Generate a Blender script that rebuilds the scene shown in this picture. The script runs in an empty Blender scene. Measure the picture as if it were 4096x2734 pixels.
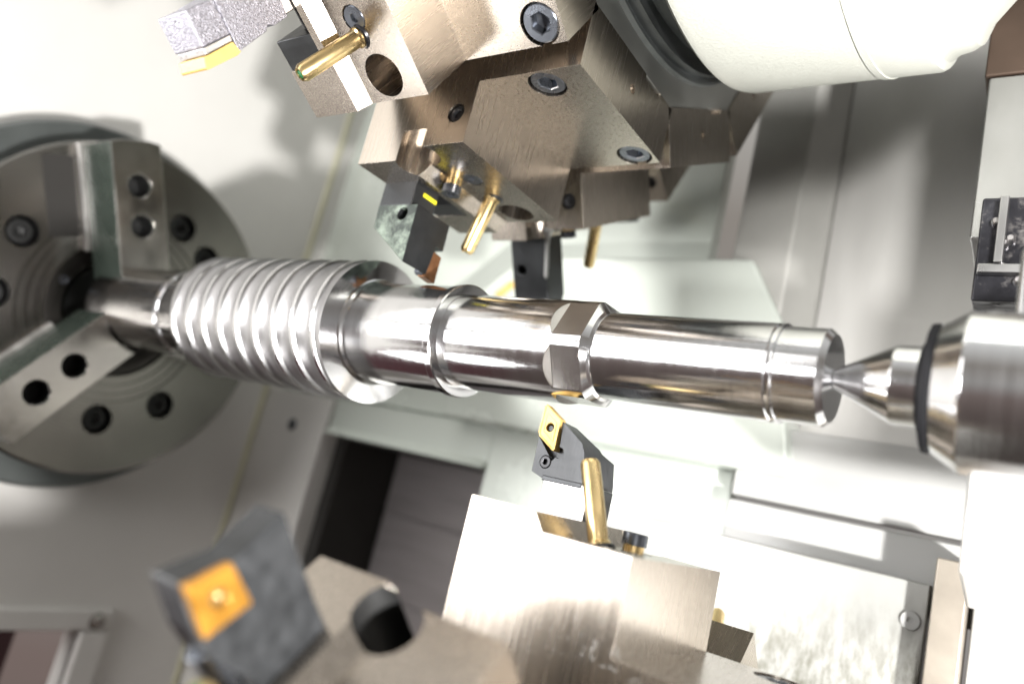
import bpy, bmesh, math, random
from mathutils import Vector, Matrix, Euler

random.seed(7)
S = bpy.context.scene
COL = S.collection

# ------------------------------------------------------------------ camera, world, lamps, exposure
# machine frame: X along the spindle (towards the tailstock), Y away from the operator, Z up; origin on the shaft's end face
CAM = Vector((0.1207, -0.5166, -0.1246))
RX = Vector((0.80288, 0.54764, 0.23551))       # camera right in the machine frame
FW = Vector((-0.59103, 0.78286, 0.19445))      # camera forward
UP = Vector((-0.07789, -0.29532, 0.95222))     # camera up
cam_d = bpy.data.cameras.new("camera")
cam = bpy.data.objects.new("camera", cam_d)
COL.objects.link(cam)
rot = Matrix((RX, UP, -FW)).transposed()
cam.matrix_world = Matrix.Translation(CAM) @ rot.to_4x4()
cam_d.sensor_width = 36.0
cam_d.lens = 26.28
cam_d.clip_start = 0.01
cam_d.clip_end = 50
cam_d.dof.use_dof = True
cam_d.dof.focus_distance = 0.615
cam_d.dof.aperture_fstop = 2.2
S.camera = cam

S.view_settings.view_transform = 'Standard'
S.view_settings.look = 'None'
S.view_settings.exposure = 0.04
S.view_settings.gamma = 1.0
S.cycles.max_bounces = 8
S.cycles.use_adaptive_sampling = True
S.cycles.sample_clamp_indirect = 6.0
S.cycles.caustics_reflective = False
S.cycles.caustics_refractive = False
try:
    S.cycles.use_denoising = True
except Exception:
    pass

W = bpy.data.worlds.new("World")
S.world = W
W.use_nodes = True
nt = W.node_tree
nt.nodes.clear()
wo = nt.nodes.new('ShaderNodeOutputWorld')
bg = nt.nodes.new('ShaderNodeBackground')
tc = nt.nodes.new('ShaderNodeTexCoord')
sp = nt.nodes.new('ShaderNodeSeparateXYZ')
rp = nt.nodes.new('ShaderNodeValToRGB')
mr = nt.nodes.new('ShaderNodeMapRange')
mr.inputs['From Min'].default_value = -1
mr.inputs['From Max'].default_value = 1
nt.links.new(tc.outputs['Generated'], sp.inputs[0])
nt.links.new(sp.outputs['Z'], mr.inputs['Value'])
nt.links.new(mr.outputs[0], rp.inputs[0])
nt.links.new(rp.outputs[0], bg.inputs['Color'])
nt.links.new(bg.outputs[0], wo.inputs['Surface'])
e = rp.color_ramp.elements
e[0].position = 0.0; e[0].color = (0.05, 0.04, 0.035, 1)
e[1].position = 1.0; e[1].color = (0.85, 0.86, 0.84, 1)
m1 = rp.color_ramp.elements.new(0.36); m1.color = (0.15, 0.115, 0.105, 1)
m2 = rp.color_ramp.elements.new(0.50); m2.color = (0.26, 0.25, 0.24, 1)
m3 = rp.color_ramp.elements.new(0.70); m3.color = (0.22, 0.20, 0.18, 1)
bg.inputs['Strength'].default_value = 1.15


def area_lamp(name, loc, target, sx, sy, power, color=(1, 1, 1)):
    d = bpy.data.lights.new(name, 'AREA')
    d.shape = 'RECTANGLE'
    d.size = sx
    d.size_y = sy
    d.energy = power
    d.color = color
    o = bpy.data.objects.new(name, d)
    COL.objects.link(o)
    o.location = loc
    o.rotation_euler = (Vector(target) - Vector(loc)).to_track_quat('-Z', 'Y').to_euler()
    return o


area_lamp("key_lamp", (0.85, -0.57, -0.50), (-0.5, 0.1, 0.15), 0.07, 0.07, 60, (1.0, 0.985, 0.96))
area_lamp("softbox_lamp", (-0.95, -1.15, -0.08), (-0.25, 0.0, -0.10), 1.15, 0.46, 23, (1.0, 0.99, 0.98))
area_lamp("upper_softbox_lamp", (-0.95, -1.02, 0.52), (-0.3, 0.0, 0.0), 1.2, 0.56, 6.5, (1.0, 0.98, 0.95))
area_lamp("underside_fill", (-0.795, -0.315, -0.45), (-0.27, -0.14, 0.23), 0.13, 0.17, 0.8, (1.0, 0.99, 0.97))  # added fill, whitens the face of the nearest upper holder
sd = bpy.data.lights.new("fill_spot", 'SPOT')  # added fill for the right rear sheets, not a machine lamp
sd.energy = 85
sd.spot_size = math.radians(50)
sd.spot_blend = 0.8
sd.shadow_soft_size = 0.08
sd.color = (1.0, 0.985, 0.955)
so = bpy.data.objects.new("fill_spot", sd)
COL.objects.link(so)
so.location = (0.42, -0.75, 0.12)
so.rotation_euler = (Vector((0.12, 0.44, 0.02)) - so.location).to_track_quat('-Z', 'Y').to_euler()
area_lamp("ceiling_lamp", (-0.25, -0.55, 1.25), (-0.3, 0.0, 0.0), 1.1, 0.28, 6, (1.0, 0.99, 0.96))

# ------------------------------------------------------------------ materials


def nodes_of(m):
    m.use_nodes = True
    t = m.node_tree
    return t, t.nodes['Principled BSDF']


def mat(name, color, rough=0.4, metal=0.0, var=0.12, nscale=30.0, stretch=(1, 1, 1), bump=0.0, bscale=400.0,
        rvar=0.08, aniso=0.0, spots=None, coat=0.0, bstretch=(1, 1, 1), detail=5.0, dirt=None):
    m = bpy.data.materials.new(name)
    t, p = nodes_of(m)
    L = t.links
    tc = t.nodes.new('ShaderNodeTexCoord')
    mp = t.nodes.new('ShaderNodeMapping')
    mp.inputs['Scale'].default_value = stretch
    L.new(tc.outputs['Object'], mp.inputs[0])
    n = t.nodes.new('ShaderNodeTexNoise')
    n.inputs['Scale'].default_value = nscale
    n.inputs['Detail'].default_value = detail
    n.inputs['Roughness'].default_value = 0.6
    L.new(mp.outputs[0], n.inputs['Vector'])
    r = t.nodes.new('ShaderNodeValToRGB')
    r.color_ramp.elements[0].position = 0.3
    r.color_ramp.elements[1].position = 0.7
    c = color
    r.color_ramp.elements[0].color = (c[0] * (1 - var), c[1] * (1 - var), c[2] * (1 - var), 1)
    r.color_ramp.elements[1].color = (min(1, c[0] * (1 + var)), min(1, c[1] * (1 + var)), min(1, c[2] * (1 + var)), 1)
    L.new(n.outputs[0], r.inputs[0])
    col_out = r.outputs[0]
    if spots:
        scol, sscale, lo, hi = spots
        n2 = t.nodes.new('ShaderNodeTexNoise')
        n2.inputs['Scale'].default_value = sscale
        n2.inputs['Detail'].default_value = 8
        n2.inputs['Roughness'].default_value = 0.7
        L.new(mp.outputs[0], n2.inputs['Vector'])
        r2 = t.nodes.new('ShaderNodeValToRGB')
        r2.color_ramp.elements[0].position = lo
        r2.color_ramp.elements[1].position = hi
        L.new(n2.outputs[0], r2.inputs[0])
        mx = t.nodes.new('ShaderNodeMixRGB')
        if dirt:
            sx = t.nodes.new('ShaderNodeSeparateXYZ')
            L.new(tc.outputs['Object'], sx.inputs[0])
            dm = t.nodes.new('ShaderNodeMapRange')
            dm.inputs['From Min'].default_value = dirt[0]
            dm.inputs['From Max'].default_value = dirt[1]
            L.new(sx.outputs['Z'], dm.inputs['Value'])
            ml = t.nodes.new('ShaderNodeMath')
            ml.operation = 'MULTIPLY'
            L.new(r2.outputs[0], ml.inputs[0])
            L.new(dm.outputs[0], ml.inputs[1])
            L.new(ml.outputs[0], mx.inputs[0])
        else:
            L.new(r2.outputs[0], mx.inputs[0])
        L.new(col_out, mx.inputs[1])
        mx.inputs[2].default_value = (*scol, 1)
        col_out = mx.outputs[0]
    L.new(col_out, p.inputs['Base Color'])
    p.inputs['Metallic'].default_value = metal
    rr = t.nodes.new('ShaderNodeMapRange')
    rr.inputs['From Min'].default_value = 0.3
    rr.inputs['From Max'].default_value = 0.7
    rr.inputs['To Min'].default_value = max(0.02, rough - rvar)
    rr.inputs['To Max'].default_value = min(1, rough + rvar)
    L.new(n.outputs[0], rr.inputs['Value'])
    L.new(rr.outputs[0], p.inputs['Roughness'])
    if aniso:
        p.inputs['Anisotropic'].default_value = aniso
    if coat:
        p.inputs['Coat Weight'].default_value = coat
    if bump:
        mp2 = t.nodes.new('ShaderNodeMapping')
        mp2.inputs['Scale'].default_value = bstretch
        L.new(tc.outputs['Object'], mp2.inputs[0])
        n3 = t.nodes.new('ShaderNodeTexNoise')
        n3.inputs['Scale'].default_value = bscale
        n3.inputs['Detail'].default_value = 3
        L.new(mp2.outputs[0], n3.inputs['Vector'])
        b = t.nodes.new('ShaderNodeBump')
        b.inputs['Strength'].default_value = bump
        b.inputs['Distance'].default_value = 0.001
        L.new(n3.outputs[0], b.inputs['Height'])
        L.new(b.outputs[0], p.inputs['Normal'])
    return m


def ring_mat(name, color, rough, freq, strength, center=(0, 0, 0), metal=1.0, var=0.1, axis='X', aniso=0.0):
    """steel with concentric turning marks around a point"""
    m = bpy.data.materials.new(name)
    t, p = nodes_of(m)
    L = t.links
    if aniso:
        tg = t.nodes.new('ShaderNodeTangent')
        tg.direction_type = 'RADIAL'
        tg.axis = 'X'
        L.new(tg.outputs[0], p.inputs['Tangent'])
        p.inputs['Anisotropic'].default_value = aniso
    tc = t.nodes.new('ShaderNodeTexCoord')
    mp = t.nodes.new('ShaderNodeMapping')
    mp.inputs['Location'].default_value = tuple(-v for v in center)
    L.new(tc.outputs['Object'], mp.inputs[0])
    w = t.nodes.new('ShaderNodeTexWave')
    w.wave_type = 'RINGS'
    w.rings_direction = axis
    w.inputs['Scale'].default_value = freq
    w.inputs['Distortion'].default_value = 0.6
    w.inputs['Detail'].default_value = 3
    w.inputs['Detail Scale'].default_value = 3
    L.new(mp.outputs[0], w.inputs['Vector'])
    n = t.nodes.new('ShaderNodeTexNoise')
    n.inputs['Scale'].default_value = 12
    n.inputs['Detail'].default_value = 6
    L.new(tc.outputs['Object'], n.inputs['Vector'])
    r = t.nodes.new('ShaderNodeValToRGB')
    r.color_ramp.elements[0].position = 0.3
    r.color_ramp.elements[1].position = 0.7
    r.color_ramp.elements[0].color = tuple(c * (1 - var) for c in color) + (1,)
    r.color_ramp.elements[1].color = tuple(min(1, c * (1 + var)) for c in color) + (1,)
    L.new(n.outputs[0], r.inputs[0])
    L.new(r.outputs[0], p.inputs['Base Color'])
    p.inputs['Metallic'].default_value = metal
    p.inputs['Roughness'].default_value = rough
    b = t.nodes.new('ShaderNodeBump')
    b.inputs['Strength'].default_value = strength
    b.inputs['Distance'].default_value = 0.001
    L.new(w.outputs[0], b.inputs['Height'])
    L.new(b.outputs[0], p.inputs['Normal'])
    return m


M = {}
M['nickel'] = mat('nickel_plated_steel', (0.42, 0.375, 0.325), 0.26, 1.0, 0.06, 420, (1, 1, 0.05), bump=0.06, bscale=900, bstretch=(1, 1, 0.12), rvar=0.03)
M['nickel_brushed'] = mat('brushed_nickel_steel', (0.50, 0.455, 0.40), 0.33, 1.0, 0.16, 60, (1, 1, 0.06), bump=0.2, bscale=1200, bstretch=(1, 1, 0.05))
M['disc'] = mat('grey_turret_steel', (0.36, 0.36, 0.34), 0.42, 1.0, 0.10, 10, bump=0.1, bscale=900)
M['disc_dark'] = mat('dark_ring_steel', (0.16, 0.17, 0.17), 0.42, 1.0, 0.12, 12)
M['polished'] = mat('polished_steel', (0.70, 0.70, 0.71), 0.13, 1.0, 0.03, 20, (12, 0.4, 0.4), bump=0.05, bscale=60, bstretch=(60, 0.3, 0.3), rvar=0.03)
M['thread'] = mat('ground_worm_steel', (0.36, 0.355, 0.36), 0.36, 1.0, 0.05, 30, (10, 1, 1), bump=0.04, bscale=60, bstretch=(50, 0.5, 0.5))
M['chuck'] = ring_mat('turned_chuck_steel', (0.20, 0.19, 0.175), 0.19, 60, 0.12, aniso=0.85)
M['jaw'] = mat('ground_jaw_steel', (0.42, 0.40, 0.375), 0.20, 1.0, 0.10, 18, (1, 1, 1), bump=0.08, bscale=500)
M['jaw_edge'] = mat('serrated_jaw_steel', (0.62, 0.60, 0.58), 0.35, 1.0, 0.12, 60)
M['backplate'] = mat('grey_green_cast_iron', (0.075, 0.082, 0.08), 0.42, 0.3, 0.15, 10)
M['bore'] = mat('shade_black_bore', (0.012, 0.012, 0.012), 0.5, 0.3, 0.2, 20)  # near black, paints the shade of deep holes into their lining
M['bore_ring'] = mat('dark_bore_ring', (0.06, 0.055, 0.05), 0.4, 0.6, 0.2, 20)
M['black'] = mat('black_oxide_steel', (0.05, 0.052, 0.055), 0.36, 0.75, 0.25, 25, bump=0.2, bscale=700, rvar=0.08)
M['black_brushed'] = mat('milled_black_oxide', (0.045, 0.047, 0.05), 0.38, 0.5, 0.3, 120, (0.12, 1, 1.0), bump=0.25, bscale=500, bstretch=(1, 1, 0.1))
M['black_stained'] = mat('coolant_stained_black', (0.045, 0.055, 0.05), 0.38, 0.5, 0.3, 25, bump=0.15, bscale=600, spots=((0.30, 0.36, 0.30), 45, 0.45, 0.68))
M['coated'] = mat('rough_coated_steel', (0.42, 0.41, 0.46), 0.42, 0.9, 0.35, 520, bump=1.0, bscale=800, rvar=0.1)
M['shank_steel'] = mat('ground_shank_steel', (0.62, 0.60, 0.60), 0.3, 1.0, 0.12, 60, (1, 1, 0.15), bump=0.15, bscale=500)
M['screw'] = mat('blackened_screw_steel', (0.13, 0.14, 0.16), 0.28, 0.9, 0.15, 80, bump=0.08, bscale=600)
M['screw_black'] = mat('oily_black_screw', (0.028, 0.028, 0.03), 0.3, 0.7, 0.2, 60)
M['brass'] = mat('brass', (0.82, 0.62, 0.31), 0.28, 1.0, 0.14, 90, (1, 1, 0.15), bump=0.1, bscale=500, bstretch=(1, 1, 0.1))
M['gold'] = mat('gold_coated_carbide', (0.80, 0.53, 0.17), 0.42, 0.35, 0.10, 60, bump=0.25, bscale=700)
M['orange'] = mat('orange_coated_carbide', (0.42, 0.20, 0.028), 0.34, 0.5, 0.35, 70)
M['copper'] = mat('bronze_coated_carbide', (0.36, 0.17, 0.08), 0.35, 0.85, 0.3, 90, bump=0.3, bscale=500)
M['coolant'] = mat('green_coolant', (0.02, 0.16, 0.05), 0.08, 0.0, 0.3, 60)
M['yellow'] = mat('yellow_mark_paint', (0.90, 0.78, 0.03), 0.4, 0.0, 0.03, 40)
M['cover'] = mat('ivory_textured_paint', (0.58, 0.585, 0.53), 0.42, 0.0, 0.03, 12, bump=0.35, bscale=330)
M['wall'] = mat('white_enclosure_paint', (0.62, 0.605, 0.58), 0.42, 0.0, 0.03, 6, bump=0.05, bscale=60)
M['bed'] = mat('pale_bed_cover_paint', (0.44, 0.44, 0.43), 0.35, 0.1, 0.04, 8)
M['column'] = mat('smooth_column_steel', (0.42, 0.42, 0.42), 0.30, 0.95, 0.12, 8, (1, 1, 0.5), bump=0.05, bscale=60)
M['wall_green'] = mat('pale_green_painted_sheet', (0.60, 0.64, 0.59), 0.26, 0.15, 0.02, 5, rvar=0.03, bump=0.03, bscale=60)
M['sheet'] = mat('stainless_sheet', (0.60, 0.59, 0.57), 0.34, 0.35, 0.05, 4, (3, 1, 0.7), bump=0.05, bscale=40, rvar=0.08)
M['sheet_mottled'] = mat('mottled_wet_steel', (0.42, 0.42, 0.40), 0.38, 0.3, 0.04, 12, (1.6, 1, 0.6), bump=0.2, bscale=120, spots=((0.10, 0.095, 0.06), 60, 0.40, 0.62), dirt=(-0.13, -0.26))
M['tan'] = mat('tan_strip', (0.36, 0.32, 0.27), 0.4, 0.5, 0.15, 14)
M['post'] = mat('grey_painted_post', (0.46, 0.455, 0.43), 0.4, 0.1, 0.08, 9)
M['sealant'] = mat('yellow_sealant', (0.56, 0.54, 0.40), 0.5, 0.0, 0.08, 20)
M['dark'] = mat('recess_black', (0.018, 0.016, 0.014), 0.75, 0.0, 0.1, 10)
M['bellows'] = mat('grey_bellows_plate', (0.24, 0.22, 0.22), 0.38, 0.3, 0.10, 5, (1, 1, 12), rvar=0.05)
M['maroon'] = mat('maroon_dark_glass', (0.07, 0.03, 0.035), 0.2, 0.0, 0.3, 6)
M['red'] = mat('red_oil_paint', (0.35, 0.05, 0.03), 0.35, 0.0, 0.2, 30)
M['rubber'] = mat('black_rubber_seal', (0.008, 0.008, 0.009), 0.7, 0.0, 0.1, 30)
M['rubber'].node_tree.nodes['Principled BSDF'].inputs['Specular IOR Level'].default_value = 0.08
M['rust'] = mat('brown_oxidised_plate', (0.085, 0.058, 0.044), 0.42, 0.6, 0.2, 9)
M['jaw_side'] = mat('reflection_dark_jaw_side', (0.035, 0.045, 0.037), 0.28, 0.2, 0.2, 14)  # dark reflection of the back plate painted into the jaw sides
M['grease'] = mat('greasy_black_slideway', (0.03, 0.03, 0.035), 0.12, 0.4, 0.5, 30, bump=1.0, bscale=70, spots=((0.34, 0.32, 0.31), 40, 0.52, 0.72))
gm = bpy.data.materials.new('clear_coolant_droplets')
gm.use_nodes = True
gp = gm.node_tree.nodes['Principled BSDF']
gp.inputs['Base Color'].default_value = (0.9, 0.9, 0.88, 1)
gp.inputs['Transmission Weight'].default_value = 0.85
gp.inputs['Roughness'].default_value = 0.03
gp.inputs['IOR'].default_value = 1.36
M['droplet'] = gm
M['glass_drop'] = mat('white_coolant_drip', (0.85, 0.86, 0.84), 0.12, 0.0, 0.03, 60, bump=0.3, bscale=300)

# ------------------------------------------------------------------ mesh helpers


def link(name, bm, m, parent=None, smooth=30, bevel=0.0, seg=2, kind=None):
    bmesh.ops.recalc_face_normals(bm, faces=bm.faces)
    me = bpy.data.meshes.new(name)
    bm.to_mesh(me)
    bm.free()
    o = bpy.data.objects.new(name, me)
    COL.objects.link(o)
    me.materials.append(M[m] if isinstance(m, str) else m)
    if smooth:
        for f in me.polygons:
            f.use_smooth = True
        me.set_sharp_from_angle(angle=math.radians(smooth))
    if parent is not None:
        o.parent = parent
    if bevel:
        bv = o.modifiers.new('bevel', 'BEVEL')
        bv.width = bevel
        bv.segments = seg
        bv.limit_method = 'ANGLE'
        bv.angle_limit = math.radians(32)
        bv.harden_normals = True
    if kind:
        o['kind'] = kind
    return o


def tag(o, label, cat, group=None):
    o['label'] = label
    o['category'] = cat
    if group:
        o['group'] = group
    return o


def thing(name, label, cat, loc=(0, 0, 0), rot=(0, 0, 0), group=None):
    o = bpy.data.objects.new(name, None)
    COL.objects.link(o)
    o.empty_display_size = 0.02
    o.location = loc
    o.rotation_euler = rot
    return tag(o, label, cat, group)


def prism(bm, poly, axis, lo, hi):
    """poly in the two other axes (in xyz order), extruded along axis"""
    def P(a, b, c):
        return {'X': (c, a, b), 'Y': (a, c, b), 'Z': (a, b, c)}[axis]
    v0 = [bm.verts.new(P(a, b, lo)) for a, b in poly]
    v1 = [bm.verts.new(P(a, b, hi)) for a, b in poly]
    bm.faces.new(v0)
    bm.faces.new(list(reversed(v1)))
    n = len(poly)
    for i in range(n):
        bm.faces.new((v0[i], v0[(i + 1) % n], v1[(i + 1) % n], v1[i]))
    return bm


def box(bm, lo, hi):
    return prism(bm, [(lo[0], lo[1]), (hi[0], lo[1]), (hi[0], hi[1]), (lo[0], hi[1])], 'Z', lo[2], hi[2])


def tube(bm, p0, p1, prof, seg=40, caps=True):
    """prof: list of (t along p0->p1 in metres, radius)"""
    p0 = Vector(p0)
    d = (Vector(p1) - p0).normalized()
    a = d.orthogonal().normalized()
    b = d.cross(a)
    rings = []
    for t, r in prof:
        if r <= 1e-7:
            rings.append([bm.verts.new(p0 + d * t)])
        else:
            rings.append([bm.verts.new(p0 + d * t + (a * math.cos(2 * math.pi * i / seg) + b * math.sin(2 * math.pi * i / seg)) * r) for i in range(seg)])
    for q in range(len(rings) - 1):
        A, B = rings[q], rings[q + 1]
        for i in range(seg):
            j = (i + 1) % seg
            if len(A) == 1 and len(B) == 1:
                continue
            if len(A) == 1:
                bm.faces.new((A[0], B[j], B[i]))
            elif len(B) == 1:
                bm.faces.new((A[i], A[j], B[0]))
            else:
                bm.faces.new((A[i], A[j], B[j], B[i]))
    if caps:
        if len(rings[0]) > 1:
            bm.faces.new(list(reversed(rings[0])))
        if len(rings[-1]) > 1:
            bm.faces.new(rings[-1])
    return bm


def cyl(bm, p0, p1, r, seg=40):
    return tube(bm, p0, p1, [(0, r), ((Vector(p1) - Vector(p0)).length, r)], seg)


def lathe(bm, prof, seg=128, cy=0.0, cz=0.0, caps=True):
    x0 = prof[0][0]
    return tube(bm, (x0, cy, cz), (x0 + 1, cy, cz), [(x - x0, r) for x, r in prof], seg, caps)


def cut(o, makers):
    """subtract temporary cutters, apply and delete them"""
    cs = []
    for mk in makers:
        bm = bmesh.new()
        mk(bm)
        bmesh.ops.recalc_face_normals(bm, faces=bm.faces)
        me = bpy.data.meshes.new('cutter')
        bm.to_mesh(me)
        bm.free()
        c = bpy.data.objects.new('cutter', me)
        COL.objects.link(c)
        cs.append(c)
    par = o.parent
    o.parent = None
    keep = [(md.name) for md in o.modifiers]
    bv = [(md.width, md.segments, md.angle_limit) for md in o.modifiers if md.type == 'BEVEL']
    o.modifiers.clear()
    for c in cs:
        md = o.modifiers.new('b', 'BOOLEAN')
        md.operation = 'DIFFERENCE'
        md.solver = 'EXACT'
        md.object = c
    bpy.context.view_layer.update()
    dg = bpy.context.evaluated_depsgraph_get()
    me = bpy.data.meshes.new_from_object(o.evaluated_get(dg))
    o.modifiers.clear()
    o.data = me
    for c in cs:
        bpy.data.objects.remove(c)
    for f in me.polygons:
        f.use_smooth = True
    me.set_sharp_from_angle(angle=math.radians(30))
    for w, s_, al in bv:
        md = o.modifiers.new('bevel', 'BEVEL')
        md.width = w
        md.segments = s_
        md.limit_method = 'ANGLE'
        md.angle_limit = al
        md.harden_normals = True
    o.parent = par
    return o


def hexring(bm, c, d, r, r_in, depth, head):
    """socket screw head: disc of radius r, height head along -d from c (c = top centre), with a hexagonal socket"""
    c = Vector(c)
    d = Vector(d).normalized()
    a = d.orthogonal().normalized()
    b = d.cross(a)
    seg = 48
    ch = r * 0.08

    def hexr(th):
        k = (th % (math.pi / 3)) - math.pi / 6
        return r_in * math.cos(math.pi / 6) / math.cos(k)

    def ring(fr, h):
        return [bm.verts.new(c + d * h + (a * math.cos(2 * math.pi * i / seg) + b * math.sin(2 * math.pi * i / seg)) * fr(2 * math.pi * i / seg)) for i in range(seg)]
    rs = [ring(lambda t: r, -head), ring(lambda t: r, -ch), ring(lambda t: r - ch, 0),
          ring(lambda t: hexr(t) + ch * 0.7, 0), ring(hexr, -ch * 0.7), ring(hexr, -depth)]
    for A, B in zip(rs, rs[1:]):
        for i in range(seg):
            j = (i + 1) % seg
            bm.faces.new((A[i], A[j], B[j], B[i]))
    ap = bm.verts.new(c - d * (depth + r_in * 0.35))
    for i in range(seg):
        bm.faces.new((rs[-1][i], rs[-1][(i + 1) % seg], ap))
    bm.faces.new(list(reversed(rs[0])))
    return bm


def dup(o, parent=None):
    c = o.copy()
    COL.objects.link(c)
    if parent is not None:
        c.parent = parent
    for ch in list(o.children):
        dup(ch, c)
    return c


# ------------------------------------------------------------------ enclosure (the setting)
bm = bmesh.new()
box(bm, (-1.19, -0.66, -1.4), (-1.15, 0.46, 1.5))
lw = link('enclosure_wall_panel', bm, 'wall')
tag(lw, 'white painted enclosure wall behind the chuck, with soft tool shadows', 'wall')
cut(lw, [lambda b: box(b, (-1.3, -0.9, -1.5), (-1.1, 0.20, -0.505))])

bm = bmesh.new()
box(bm, (-1.158, 0.404, -1.3), (-1.146, 0.417, 1.4))
tag(link('sealant_strip', bm, 'sealant', bevel=0.003), 'yellow sealant bead running down the wall corner beside the chuck', 'sealant')

# framed opening in the lower left
wn = thing('access_window', 'white framed opening with maroon darkness inside, lowest left corner', 'window', (-1.15, 0.1, -0.5))
bm = bmesh.new()
box(bm, (-0.012, -0.9, -0.004), (0.014, 0.145, 0.030))
box(bm, (-0.012, 0.10, -0.9), (0.014, 0.145, -0.006))
link('frame', bm, 'wall', wn, bevel=0.004)
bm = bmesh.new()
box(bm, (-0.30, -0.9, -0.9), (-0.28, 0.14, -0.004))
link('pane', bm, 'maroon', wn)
bm = bmesh.new()
tube(bm, (0.013, 0.118, 0.012), (0.1, 0.118, 0.012), [(0, 0.014), (0.004, 0.013), (0.009, 0.007), (0.010, 0)], 24)
link('screw', bm, 'jaw', wn)

# back of the enclosure
bm = bmesh.new()
box(bm, (-1.19, 0.45, -0.028), (-0.30, 0.48, 1.5))
box(bm, (-1.088, 0.440, -0.025), (-0.60, 0.452, 1.5))
bk = tag(link('rear_wall_panel', bm, 'wall_green', bevel=0.002), 'pale rear wall sheet above the recess, behind the shaft', 'wall')

bm = bmesh.new()
box(bm, (-1.19, 0.42, -1.3), (-0.962, 0.50, -0.032))
pl = tag(link('corner_pillar', bm, 'wall', bevel=0.003), 'pale painted pillar beside the dark recess with one bolt', 'pillar')
bm = bmesh.new()
tube(bm, (-1.05, 0.42, -0.095), (-1.05, 0.3, -0.095), [(0, 0.011), (0.002, 0.011), (0.004, 0.008), (0.004, 0.005), (0.001, 0.004), (0.001, 0)], 24)
link('bolt', bm, 'screw', pl)

bm = bmesh.new()
prism(bm, [(0.43, -0.030), (0.43, -0.084), (0.415, -0.096), (0.445, -0.096), (0.455, -0.030)], 'X', -0.958, -0.585)
prism(bm, [(0.43, -0.030), (0.43, -0.5), (0.455, -0.5), (0.455, -0.030)], 'X', -0.585, -0.20)
tag(link('chute_apron', bm, 'wall_green', bevel=0.002), 'pale green folded sheet apron below the shaft, over the dark recess', 'panel')

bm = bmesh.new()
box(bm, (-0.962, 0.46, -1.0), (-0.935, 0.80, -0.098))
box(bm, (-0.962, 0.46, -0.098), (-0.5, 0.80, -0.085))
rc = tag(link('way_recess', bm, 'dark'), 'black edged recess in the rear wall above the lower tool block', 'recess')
bm = bmesh.new()
for i in range(9):
    z = -0.14 - i * 0.075
    box(bm, (-0.93, 0.60 + 0.004 * (i % 2), z - 0.074), (-0.45, 0.64, z + 0.0735))
link('way_cover', bm, 'bellows', rc, bevel=0.002)

# guard box under the turret
g0 = thing('chip_guard', 'pale green sheet metal guard box standing behind the shaft', 'guard', (-0.4, 0.40, 0.1))
gx, gy, gz = -0.4, 0.40, 0.1
bm = bmesh.new()
prism(bm, [(-0.66 - gx, -0.03 - gz), (-0.66 - gx, 0.165 - gz), (-0.575 - gx, 0.240 - gz), (-0.21 - gx, 0.240 - gz), (-0.16 - gx, 0.16 - gz), (-0.12 - gx, -0.03 - gz)], 'Y', -0.02, 0.045)
link('guard_face', bm, 'wall_green', g0, bevel=0.006, seg=3)
bm = bmesh.new()
box(bm, (-0.61 - gx, -0.026, 0.178 - gz), (-0.575 - gx, -0.0205, 0.186 - gz))
bmesh.ops.rotate(bm, verts=bm.verts, cent=(-0.59 - gx, -0.023, 0.182 - gz), matrix=Matrix.Rotation(-0.72, 3, 'Y'))
link('warning_mark', bm, 'gold', g0)

bm = bmesh.new()
prism(bm, [(-0.245, 0.40), (-0.165, 0.385), (-0.135, 0.43), (-0.135, 0.52), (-0.245, 0.52)], 'Z', 0.02, 1.5)
tag(link('door_post', bm, 'post', bevel=0.004), 'grey folded steel post right of the guard box', 'post')

bm = bmesh.new()
box(bm, (-0.134, 0.44, 0.03), (0.45, 0.47, 1.5))
tag(link('side_sheet', bm, 'sheet'), 'tall stainless sheet with a bright glare, left of the tailstock column', 'panel')

# lower right: bed covers
bm = bmesh.new()
box(bm, (-0.19, 0.40, -0.060), (0.45, 0.43, 0.029))
tag(link('bed_cover', bm, 'bed', bevel=0.002), 'white bed cover strip under the live centre with a dark slit', 'cover')
bm = bmesh.new()
box(bm, (-0.19, 0.395, -0.145), (0.45, 0.43, -0.066))
tag(link('lower_bed_cover', bm, 'bed', bevel=0.002), 'white bed cover strip below the slit, above the mottled sheet', 'cover')
bm = bmesh.new()
box(bm, (-0.335, 0.36, -0.9), (0.035, 0.39, -0.112))
ms = tag(link('mottled_sheet', bm, 'sheet_mottled', bevel=0.002), 'wet mottled steel sheet with dark pits and one round screw', 'panel')
bm = bmesh.new()
tube(bm, (0.0215, 0.36, -0.150), (0.0215, 0.2, -0.150), [(0, 0.0095), (0.002, 0.0095), (0.003, 0.0085), (0.003, 0.003), (0.001, 0.0025), (0.001, 0)], 24)
link('screw', bm, 'bed', ms)
bm = bmesh.new()
box(bm, (0.040, 0.33, -0.9), (0.068, 0.39, -0.085))
tag(link('guide_strip', bm, 'tan', bevel=0.002), 'brown vertical guide strip right of the mottled sheet', 'strip')
bm = bmesh.new()
box(bm, (0.072, 0.36, -0.9), (0.45, 0.39, -0.10))
tag(link('end_sheet', bm, 'bed', bevel=0.002), 'smooth bright steel sheet in the lower right corner', 'panel')

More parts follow.
